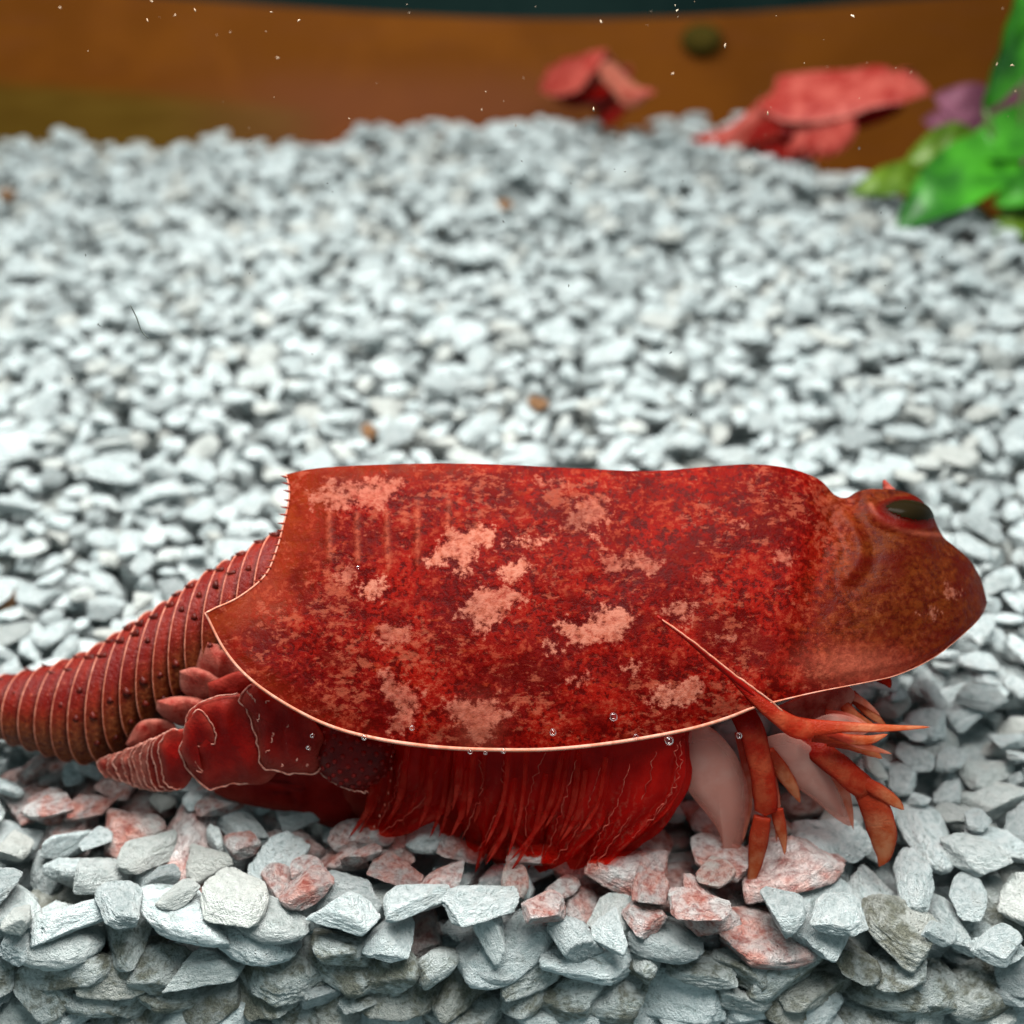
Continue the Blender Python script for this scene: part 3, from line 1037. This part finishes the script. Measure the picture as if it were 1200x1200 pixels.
Z1 = lambda pts: [(a * .35, 520 + b * .35) for a, b in pts]
Z4 = lambda pts: [(100 + a / 3, 780 + b / 3) for a, b in pts]
Z6 = lambda pts: [(760 + a * .3, 780 + b * .3) for a, b in pts]

# soft pale lobes at the root of the abdomen
for i, (o_, y_, th_) in enumerate([
    (Z1([(690, 650), (760, 690), (820, 780), (790, 850), (700, 830), (650, 770), (665, 700)]), 1.16, .16),
    (Z1([(600, 760), (660, 750), (760, 790), (780, 850), (690, 870), (610, 830)]), 1.05, .13),
    (Z1([(525, 860), (600, 845), (690, 860), (700, 920), (610, 945), (530, 900)]), 1.0, .13),
    (Z1([(420, 1005), (470, 930), (560, 925), (590, 960), (520, 1000), (440, 1020)]), 1.0, .12),
]):
    lobe('flap', o_, y_, th_, M_PALE_LOBE, wrinkle=.05, seed=i)
# pleated flaps with pale wavy edges, overlapping from rear to front
e3 = lambda pts, y: [(a, b, y) for a, b in Z4(pts)]


def rimmed(outline, i0, i1, y, thick, mat, r=.010, seed=0, jit=1.1, wrinkle=.06):
    ob, oo = lobe('leg_flap', outline, y, thick, mat, wrinkle=wrinkle, seed=seed)
    n = len(oo)
    sel = np.roll(oo, -int(i0 * n), 0)[:max(4, int((i1 - i0) * n))]
    edge([(a, b, y - thick * .3 - .01) for a, b in sel[::3]], ob, r, jit, n=60)
    return ob


# backing sheet under the shell edge
lobe('leg_flap', Z4([(430, 60), (600, 20), (900, 160), (1010, 290), (820, 380), (640, 350), (470, 260)]), .85, .18, M_LOBE, wrinkle=.06)
lobe('leg_flap', [(225, 900), (320, 885), (440, 890), (480, 950), (440, 985), (345, 955), (262, 935)], 1.05, .16, M_LOBE, wrinkle=.08, seed=31)  # lobe added to fill in the deep red shade and glow here
lobe('leg_flap', [(380, 900), (470, 880), (560, 890), (560, 960), (500, 985), (430, 970)], .95, .14, M_LOBE, wrinkle=.08, seed=32)  # second added lobe, filling in the same red shade and glow
leafs = []
for i in range(10):                                            # small pleats, growing towards the body
    q = i / 9
    xl = 40 + 215 * q ** .85
    tp0 = 318 - 92 * q
    bt = 392 + 40 * math.sin(q * 2.2)
    wd_ = 75 + 45 * q
    o_ = Z4([(xl + wd_ * .75, tp0 - 4), (xl + wd_ * .30, tp0 + 6), (xl + 2 + 5 * math.sin(i * 2.1), tp0 + (bt - tp0) * .30), (xl + 9 - 4 * math.sin(i * 1.3), tp0 + (bt - tp0) * .62),
              (xl + 30, bt - 4), (xl + wd_ * .8, bt + 4), (xl + wd_ * 1.15, (tp0 + bt) / 2)])
    leafs.append(rimmed(o_, .03, .60, .98 - .055 * i, .05 + .02 * q, M_PALE_LOBE if i < 7 else M_LOBE, .0095, i * 5, 1.0))
main = rimmed(Z4([(540, 98), (465, 110), (400, 132), (355, 178), (350, 232), (340, 285), (330, 302), (360, 362), (392, 402), (430, 434), (520, 416), (640, 410), (700, 300), (650, 160)]),
              .0, .62, .42, .17, M_LOBE, .011, 60, 1.3)
rimmed(Z4([(352, 205), (398, 152), (432, 186), (455, 232), (458, 270), (425, 278), (392, 284), (376, 302), (388, 335), (412, 378), (360, 345), (338, 296)]), .08, .72, .30, .07, M_LOBE, .009, 65, .9, .03)
front = rimmed(Z4([(600, 62), (575, 66), (543, 105), (548, 140), (575, 158), (582, 192), (598, 240), (606, 290), (618, 345), (650, 364), (730, 382), (812, 374), (850, 290), (800, 190), (690, 110)]),
               .02, .66, .28, .15, M_LOBE, .011, 70, 1.6)
edge(e3([(570, 88), (600, 130), (612, 165), (608, 195)], .12), front, .010)
for a, b in ((660, 240), (712, 212), (790, 290), (640, 300), (690, 352), (780, 350), (640, 125), (715, 268), (655, 262), (745, 330)):
    edge(e3([(a, b - 5), (a + 3, b), (a - 4, b + 6)], .10), front, .010, n=8)

# egg sac with its eggs
sacc = P(416, 880, .42)
sv = []
for t in np.linspace(0, math.pi, 21):
    for p in np.arange(32) * 2 * math.pi / 32:
        sv.append(sacc + np.array([.52 * math.sin(t) * math.cos(p), .42 * math.sin(t) * math.sin(p), .50 * math.cos(t)]))
sac = part('egg_sac', np.array(sv), grid_faces(21, 32, True), M_SAC)
uvs = [(t, p) for t in np.linspace(0, math.pi, 7) for p in np.arange(10) * 2 * math.pi / 10]
egg0 = None
gold = math.pi * (3 - 5 ** .5)
for i in range(150):
    z_ = 1 - 2 * (i + .5) / 150
    r_ = math.sqrt(1 - z_ * z_)
    dv = np.array([r_ * math.cos(gold * i), r_ * math.sin(gold * i), z_])
    if dv[1] > -.15:
        continue
    c = sacc + dv * np.array([.52, .42, .50]) * .985
    if egg0 is None:
        egg0 = bpy.data.meshes.new('egg')
        egg0.from_pydata([(.037 * math.sin(t) * math.cos(p), .037 * math.sin(t) * math.sin(p), .037 * math.cos(t)) for t, p in uvs], [], grid_faces(7, 10, True))
        egg0.polygons.foreach_set('use_smooth', np.ones(len(egg0.polygons), bool))
        egg0.materials.append(M_EGG)
    o = bpy.data.objects.new('egg', egg0)
    col.objects.link(o)
    o.location = c - BASE
    o.parent = sac
edge([(375, 906, .3), (392, 918, .2), (412, 926, .12), (432, 929, .1)], sac, .010)

# the curtain of gill legs
GILL = [
    [(472, 850, .75, 40), (468, 905, .62, 46), (452, 950, .5, 34), (428, 990, .42, 8)],
    [(505, 850, .55, 60), (502, 910, .42, 60), (480, 950, .35, 36), (445, 978, .3, 8)],
    [(540, 850, .70, 60), (535, 915, .60, 50), (530, 960, .5, 26), (527, 995, .45, 5)],
    [(580, 850, .35, 70), (574, 910, .2, 62), (566, 960, .12, 40), (556, 998, .08, 10)],
    [(600, 850, .55, 66), (598, 920, .5, 60), (592, 975, .4, 44), (582, 1012, .3, 12)],
    [(632, 850, .2, 60), (622, 905, .05, 48), (617, 960, -.02, 34), (628, 1006, -.06, 10)],
    [(660, 850, .45, 80), (655, 920, .38, 74), (645, 975, .3, 46), (632, 1022, .2, 8)],
    [(690, 850, .10, 70), (682, 915, -.02, 60), (668, 970, -.08, 40), (638, 1018, -.12, 8)],
    [(722, 850, .30, 80), (712, 920, .2, 72), (695, 975, .12, 46), (668, 1018, .08, 8)],
    [(752, 850, .0, 74), (745, 915, -.10, 60), (722, 970, -.15, 36), (690, 1022, -.18, 8)],
    [(778, 850, .20, 46), (778, 910, .1, 44), (752, 962, .05, 32), (706, 1012, 0, 8)],
    [(790, 862, -.10, 18), (788, 910, -.15, 20), (772, 945, -.18, 16), (738, 985, -.2, 6)],
]
for g in GILL:
    blade('gill_leg', g, M_GILL, flat=.16, n=40, ruffle=.10, k_=24)
for i in range(46):                                            # fine feathery ends of the gill legs
    x0 = 440 + 350 * (i + rng.random()) / 46
    ln_ = rng.uniform(55, 105)
    y0 = 905 + rng.uniform(-15, 40) + (10 if 560 < x0 < 740 else -12)
    dr = -.30 - .35 * max(0, (x0 - 640) / 150) + rng.normal(0, .10)
    yy = rng.uniform(-.2, .35) if x0 > 540 else rng.uniform(.2, .5)
    y1 = min(y0 + ln_, 1022 - 40 * (x0 < 540) - 20 * (x0 > 760))
    blade('gill_filament', [(x0, y0 - 25, yy, 6), (x0 + dr * ln_ * .3, y0 + (y1 - y0) * .4, yy - .02, rng.uniform(4, 9.5)), (x0 + dr * ln_ * .7, y0 + (y1 - y0) * .75, yy - .04, 4.5), (x0 + dr * ln_ * 1.1, y1, yy - .05, 1.5)], M_FILAMENT, flat=.3, n=14, k_=8)
for pts, y_ in (([(640, 880), (622, 925), (616, 970), (626, 1004)], -.10), ([(676, 890), (662, 935), (650, 975), (632, 1014)], -.16), ([(704, 900), (690, 940), (672, 980), (645, 1014)], -.16),
                ([(738, 895), (724, 940), (706, 975), (686, 1018)], -.24), ([(768, 880), (757, 925), (735, 962), (694, 1020)], -.24), ([(793, 872), (790, 915), (774, 948), (740, 982)], -.27),
                ([(560, 890), (566, 915), (556, 950), (540, 985)], .02), ([(590, 890), (588, 935), (574, 970), (560, 1000)], .0), ([(512, 900), (498, 935), (470, 960), (440, 980)], .24),
                ([(798, 868), (797, 900), (786, 930), (765, 955)], -.27), ([(610, 895), (603, 940), (596, 980)], .08), ([(470, 890), (462, 930), (440, 972)], .3)):
    edge([(a, b, y_) for a, b in pts], shrimp, .0055, 2.4, mat=M_VEIN)
for pts in ([(457, 872, .3), (459, 895, .25), (456, 925, .22), (448, 950, .22), (432, 982, .2)], ):
    q = spline(pts, 17)
    for i in range(0, 17):
        c = P(*q[i])
        v, f = tube(np.array([c + [0, 0, .022], c, c - [0, 0, .022]]), [.004, .011, .004], 6)
        if i % 2 == 0:
            part('bristle', v, f, M_EDGE)

# front legs, membranes and feelers
lobe('leg_membrane', Z6([(130, 255), (230, 235), (330, 330), (382, 450), (392, 560), (362, 700), (312, 790), (268, 640), (150, 480), (108, 340)]), .15, .10, M_MEMBRANE, wrinkle=.02)
lobe('leg_membrane', Z6([(440, 285), (540, 265), (650, 330), (730, 430), (778, 540), (795, 625), (735, 600), (640, 520), (570, 470), (490, 380)]), .05, .08, M_MEMBRANE, wrinkle=.02)
lobe('leg_membrane', Z6([(470, 175), (600, 115), (730, 75), (800, 95), (790, 150), (700, 215), (600, 230), (520, 220)]), .40, .10, M_PALE_LOBE, wrinkle=.03)
lobe('leg_membrane', Z6([(600, 235), (700, 190), (790, 200), (860, 250), (800, 285), (690, 290)]), .15, .06, M_MEMBRANE, wrinkle=.03)
z6 = lambda pts: [(760 + a * .3, 780 + b * .3, y, w_ * .3) for a, b, y, w_ in pts]


def leg(root, tips):
    l = blade('leg', z6(root), M_LEG, flat=.42, n=24, ruffle=.04)
    for t_ in tips:
        blade('claw', z6(t_), M_LEG_TIP, l, flat=.32, n=22, ruffle=.05)
    return l


leg([(330, 120, .3, 90), (400, 250, .0, 95), (440, 400, -.15, 88), (455, 500, -.2, 88), (458, 585, -.22, 80)],
    [[(445, 590, -.22, 66), (430, 680, -.25, 76), (415, 780, -.25, 52), (388, 892, -.25, 14)],
     [(500, 560, -.20, 50), (515, 630, -.24, 48), (528, 690, -.25, 26), (532, 738, -.25, 6)],
     [(470, 330, -.1, 40), (520, 410, -.05, 60), (565, 480, -.05, 44), (592, 535, -.05, 8)]])
leg([(560, 250, .3, 90), (660, 330, .05, 90), (750, 400, -.1, 92), (830, 470, -.15, 90), (860, 500, -.15, 70)],
    [[(830, 480, -.14, 70), (885, 560, -.2, 112), (915, 660, -.24, 108), (918, 740, -.24, 60), (900, 785, -.22, 10)],
     [(840, 455, -.16, 50), (900, 490, -.2, 56), (960, 530, -.2, 44), (997, 562, -.2, 12)]])
leg([(310, 25, .0, 20), (400, 115, -.14, 40), (500, 195, -.25, 60), (580, 242, -.28, 78), (660, 250, -.28, 70)],
    [[(620, 245, -.28, 74), (760, 240, -.3, 44), (920, 244, -.32, 30), (1098, 240, -.32, 8)],
     [(640, 270, -.2, 56), (760, 288, -.2, 46), (860, 290, -.2, 36), (935, 268, -.2, 8)],
     [(700, 290, -.1, 50), (790, 305, -.1, 52), (860, 330, -.1, 46), (912, 362, -.1, 10)]])
leg([(700, 90, .7, 60), (760, 110, .6, 60), (800, 150, .5, 52)],
    [[(790, 110, .5, 40), (840, 160, .45, 46), (890, 205, .4, 32), (928, 235, .4, 8)],
     [(740, 130, .4, 44), (800, 190, .3, 40), (850, 220, .3, 26), (880, 230, .3, 8)]])
for f_ in ([(640, 280, .1, 30), (720, 400, .0, 46), (775, 520, -.05, 34), (800, 640, -.05, 6)], [(560, 270, .2, 30), (650, 400, .1, 44), (720, 520, .1, 30), (760, 590, .1, 6)],
           [(700, 265, -.2, 28), (800, 300, -.22, 34), (880, 325, -.22, 24), (950, 345, -.22, 5)], [(700, 130, .5, 24), (790, 120, .45, 30), (850, 150, .4, 24), (905, 195, .4, 5)],
           [(430, 300, .1, 30), (480, 440, .05, 40), (500, 560, .0, 30), (500, 690, .0, 5)], [(350, 260, .25, 30), (385, 420, .2, 36), (390, 560, .15, 26), (368, 690, .1, 5)],
           [(690, 180, .3, 24), (780, 200, .25, 28), (850, 235, .2, 22), (905, 262, .2, 5)], [(690, 330, .1, 24), (790, 400, .05, 34), (860, 480, .0, 26), (900, 560, .0, 5)]):
    blade('leg_blade', z6(f_), M_BLADE, flat=.22, n=20, ruffle=.05)
blade('antenna', z6([(900, 40, .8, 50), (930, 60, .7, 40), (945, 88, .6, 8)]), M_LEG, flat=.5, n=12)
# the long limb that lies over the shell margin
blade('feeler', [(770, 722, -.02, 4), (800, 744, -.12, 7), (835, 774, -.25, 9), (865, 799, -.33, 8), (885, 816, -.36, 3)], M_TRUNK, flat=.5, n=30)
edge([(776, 726, -.09), (815, 754, -.22), (855, 786, -.36), (895, 815, -.46), (918, 834, -.46)], shrimp, .011, jit=.4, mat=M_RIM)


# ------------------------------------------------------------------ other shrimps at the back: smaller individuals
def copy_tree(o, parent=None):
    c = o.copy()
    col.objects.link(c)
    c.parent = parent
    for ch in list(o.children):
        if ch.name.split('.')[0] in ('egg', 'bristle', 'edge', 'spine', 'gill_filament', 'claw', 'leg', 'leg_blade', 'leg_membrane', 'feeler', 'antenna'):
            continue
        copy_tree(ch, c)
    return c


r2 = copy_tree(shrimp)
r2.name = 'tadpole_shrimp'
r2.scale = (.40,) * 3
r2.location = P(965, 172, 19.2) + np.array([0, 0, 0])
r2.rotation_euler = (0, math.radians(-6), math.radians(-24))
tag(r2, 'blurred small red tadpole shrimp on the gravel crest beside the green plant', 'tadpole shrimp')
r3 = copy_tree(shrimp)
r3.name = 'tadpole_shrimp'
r3.scale = (.36,) * 3
r3.location = P(690, 138, 21.5)
r3.rotation_euler = (0, math.radians(8), math.radians(118))
tag(r3, 'blurred small pale red tadpole shrimp on the gravel crest against the brown panel', 'tadpole shrimp')


M_HAZE_PINK = fleshy('haze_pink_shell', (.36, .030, .022), (.58, .12, .09), 1.0, .3, .4)  # pinker than the near shrimp: distance haze put into the colour
for r_ in (r2, r3):
    for ch in r_.children_recursive:
        if ch.type == 'MESH' and ch.name.split('.')[0] in ('carapace', 'segment', 'gill_leg'):
            for sl in ch.material_slots[:1]:
                sl.link = 'OBJECT'
                sl.material = M_HAZE_PINK


# ------------------------------------------------------------------ plants by the crest
def leaf_mesh(base, tip, width, up, mat, parent, off, curl=.15):
    base, tip, up = np.array(base), np.array(tip), np.array(up, float)
    d = tip - base
    L = np.linalg.norm(d)
    d = d / L
    side = np.cross(d, up); side /= np.linalg.norm(side)
    nn = np.cross(side, d)
    n, m = 16, 9
    vs_ = []
    for sgn in (1, -1):
        for i in range(n):
            s = i / (n - 1)
            wi = width * (math.sin(math.pi * s ** .8) ** .75) * .5 + .01
            for j in range(m):
                q = j / (m - 1) * 2 - 1
                vs_.append(base + d * L * s + side * q * wi + nn * (curl * L * math.sin(math.pi * s) * .6 + wi * .30 * q * q + .03 * math.sin(s * 20 + q * 2) * (1 if sgn > 0 else 1)) + nn * sgn * .02)
    f = grid_faces(n, m)
    f = f + [tuple(i + n * m for i in q[::-1]) for q in f]
    return mk('leaf', vs_, f, mat, parent, off=off)


def plant(name, label, base_px, ydep, leaves, mats):
    b = P(*base_px, ydep)
    r = bpy.data.objects.new(name, None)
    col.objects.link(r)
    r.location = b
    tag(r, label, 'plant')
    for i, (p0, p1, y0, y1, wpx, up) in enumerate(leaves):
        a0, a1 = P(*p0, y0), P(*p1, y1)
        st = spline([b, (b + a0) / 2 + np.array([0, .1, .2]), a0], 10)
        v, f = tube(st, .07, 6)
        mk('stem', v, f, M_STEM, r, off=b)
        leaf_mesh(a0, a1, wpx * 30 / 1400, up, mats[i % len(mats)], r, b)
    return r


PL = 16.6
plant('green_plant', 'bright green broad leaved plant at the edge of the white gravel', (1190, 290), PL, [
    ((1190, 175), (1050, 268), PL - .2, PL - 1.3, 74, (-.2, -.8, .6)),
    ((1150, 165), (1060, 190), PL + .3, PL + .2, 50, (.1, -1, .5)),
    ((1090, 205), (995, 226), PL + .2, PL - .2, 36, (0, -1, .5)),
    ((1260, 150), (1120, 185), PL + .2, PL - .3, 66, (.0, -.8, .6)),
    ((1270, 190), (1165, 240), PL - .6, PL - 1.4, 56, (.3, -.8, .5)),
    ((1240, 235), (1160, 282), PL - .5, PL - 1.3, 60, (.1, -.8, .6)),
    ((1155, 128), (1196, -22), PL - .4, PL - .8, 50, (.5, -1, .1)),
    ((1200, 90), (1250, -20), PL - .2, PL - .6, 66, (.2, -1, .2)),
], [M_GREEN, M_GREEN_D, M_GREEN_D, M_GREEN, M_GREEN, M_GREEN_D, M_GREEN, M_GREEN])
plant('purple_plant', 'dull purple leaved plant behind the bright green plant', (1150, 215), PL + 2.2, [
    ((1165, 168), (1082, 140), PL + 2, PL + 1.6, 60, (0, -1, .5)),
    ((1165, 150), (1095, 112), PL + 2, PL + 1.8, 60, (0, -1, .4)),
    ((1150, 165), (1225, 90), PL + 2, PL + 1.6, 88, (0, -1, .3)),
    ((1180, 175), (1245, 140), PL + 1.8, PL + 1.4, 70, (0, -1, .4)),
], [M_PURPLE])

# ------------------------------------------------------------------ bubbles on the shell edge and flecks adrift in the water
kg = NT('air_bubble')
gl = kg.n('BsdfGlossy', {'Color': (1, 1, 1, 1), 'Roughness': .05}).outputs[0]
tp_ = kg.n('BsdfTransparent', {'Color': (1, .93, .9, 1)}).outputs[0]
fr = kg.n('LayerWeight', {'Blend': .32}).outputs['Fresnel']
M_BUB = kg.done(kg.n('MixShader', {0: kg.ramp(fr, .10, .9, .02, .55), 1: tp_, 2: gl}).outputs[0])
uvb = [(t, p) for t in np.linspace(0, math.pi, 13) for p in np.arange(18) * 2 * math.pi / 18]
bub = bpy.data.meshes.new('air_bubble')
bub.from_pydata([(math.sin(t) * math.cos(p), math.sin(t) * math.sin(p), math.cos(t)) for t, p in uvb], [], grid_faces(13, 18, True))
bub.polygons.foreach_set('use_smooth', np.ones(len(bub.polygons), bool))
bub.materials.append(M_BUB)
for a, b, r in ((427, 864, 4), (551, 881, 3.4), (569, 882, 3), (590, 880, 3.6), (483, 853, 3.8), (648, 858, 5.2), (745, 863, 4), (784, 868, 6.2), (719, 840, 6), (420, 665, 2.6), (366, 862, 3), (361, 876, 3), (866, 862, 4.4)):
    o = bpy.data.objects.new('air_bubble', bub)
    col.objects.link(o)
    yb = float(np.interp(b, [650, 760, 850, 875], [.55, 0, -.40, -.46])) - .05
    o.location = P(a, b, yb)
    o.scale = (r * .0098,) * 3
    lab = 'tiny clear air bubble hanging at the pale edge of the large red shell'
    if b < 700:
        lab = 'single tiny air bubble high on the mottled shell under its pale stripes'
    elif a < 400:
        lab = 'tiny air bubble on the dark red leg flap beside the egg sac'
    elif a > 850:
        lab = 'tiny air bubble beside the root of the front leg'
    elif b < 845:
        lab = 'large round air bubble on the mottled shell, clear of its edge'
    tag(o, lab, 'bubble', 'air bubbles on the red shrimp')


def flecks(name, n, box, mat, label, lo, hi):
    parts = []
    for _ in range(n):
        c = CAM + (FWD + RGT * (rng.uniform(box[0], box[1]) - 600) / 1400 + UPV * (600 - rng.uniform(box[2], box[3])) / 1400) * rng.uniform(13.9, 16.8)
        L = lo + (hi - lo) * rng.random() ** 2.5
        d = rng.normal(size=3); d[2] *= 1.5; d /= np.linalg.norm(d)
        parts.append(tube(np.array([c - d * L, c + rng.normal(0, L * .3, 3), c + d * L]), [L * .12, L * .42, L * .1], 5))
    v, f = join(parts)
    o = mk(name, v, f, mat)
    o['kind'] = 'stuff'
    o['label'] = label
    o['category'] = 'particles'


flecks('pale_flecks', 56, (0, 1200, 0, 160), M_FLECK, 'pale specks drifting in the water before the brown panel', .008, .034)
flecks('dark_flecks', 75, (0, 1200, 160, 540), M_FLECK_D, 'dark specks drifting in the water above the gravel', .008, .026)
v, f = tube(spline(PP([(153, 358, 1.9), (160, 372, 1.9), (166, 388, 1.9), (174, 397, 1.9)]), 16), .008, 5)
tag(mk('hair', v, f, M_FLECK_D), 'thin dark curved hair adrift above the gravel', 'hair')
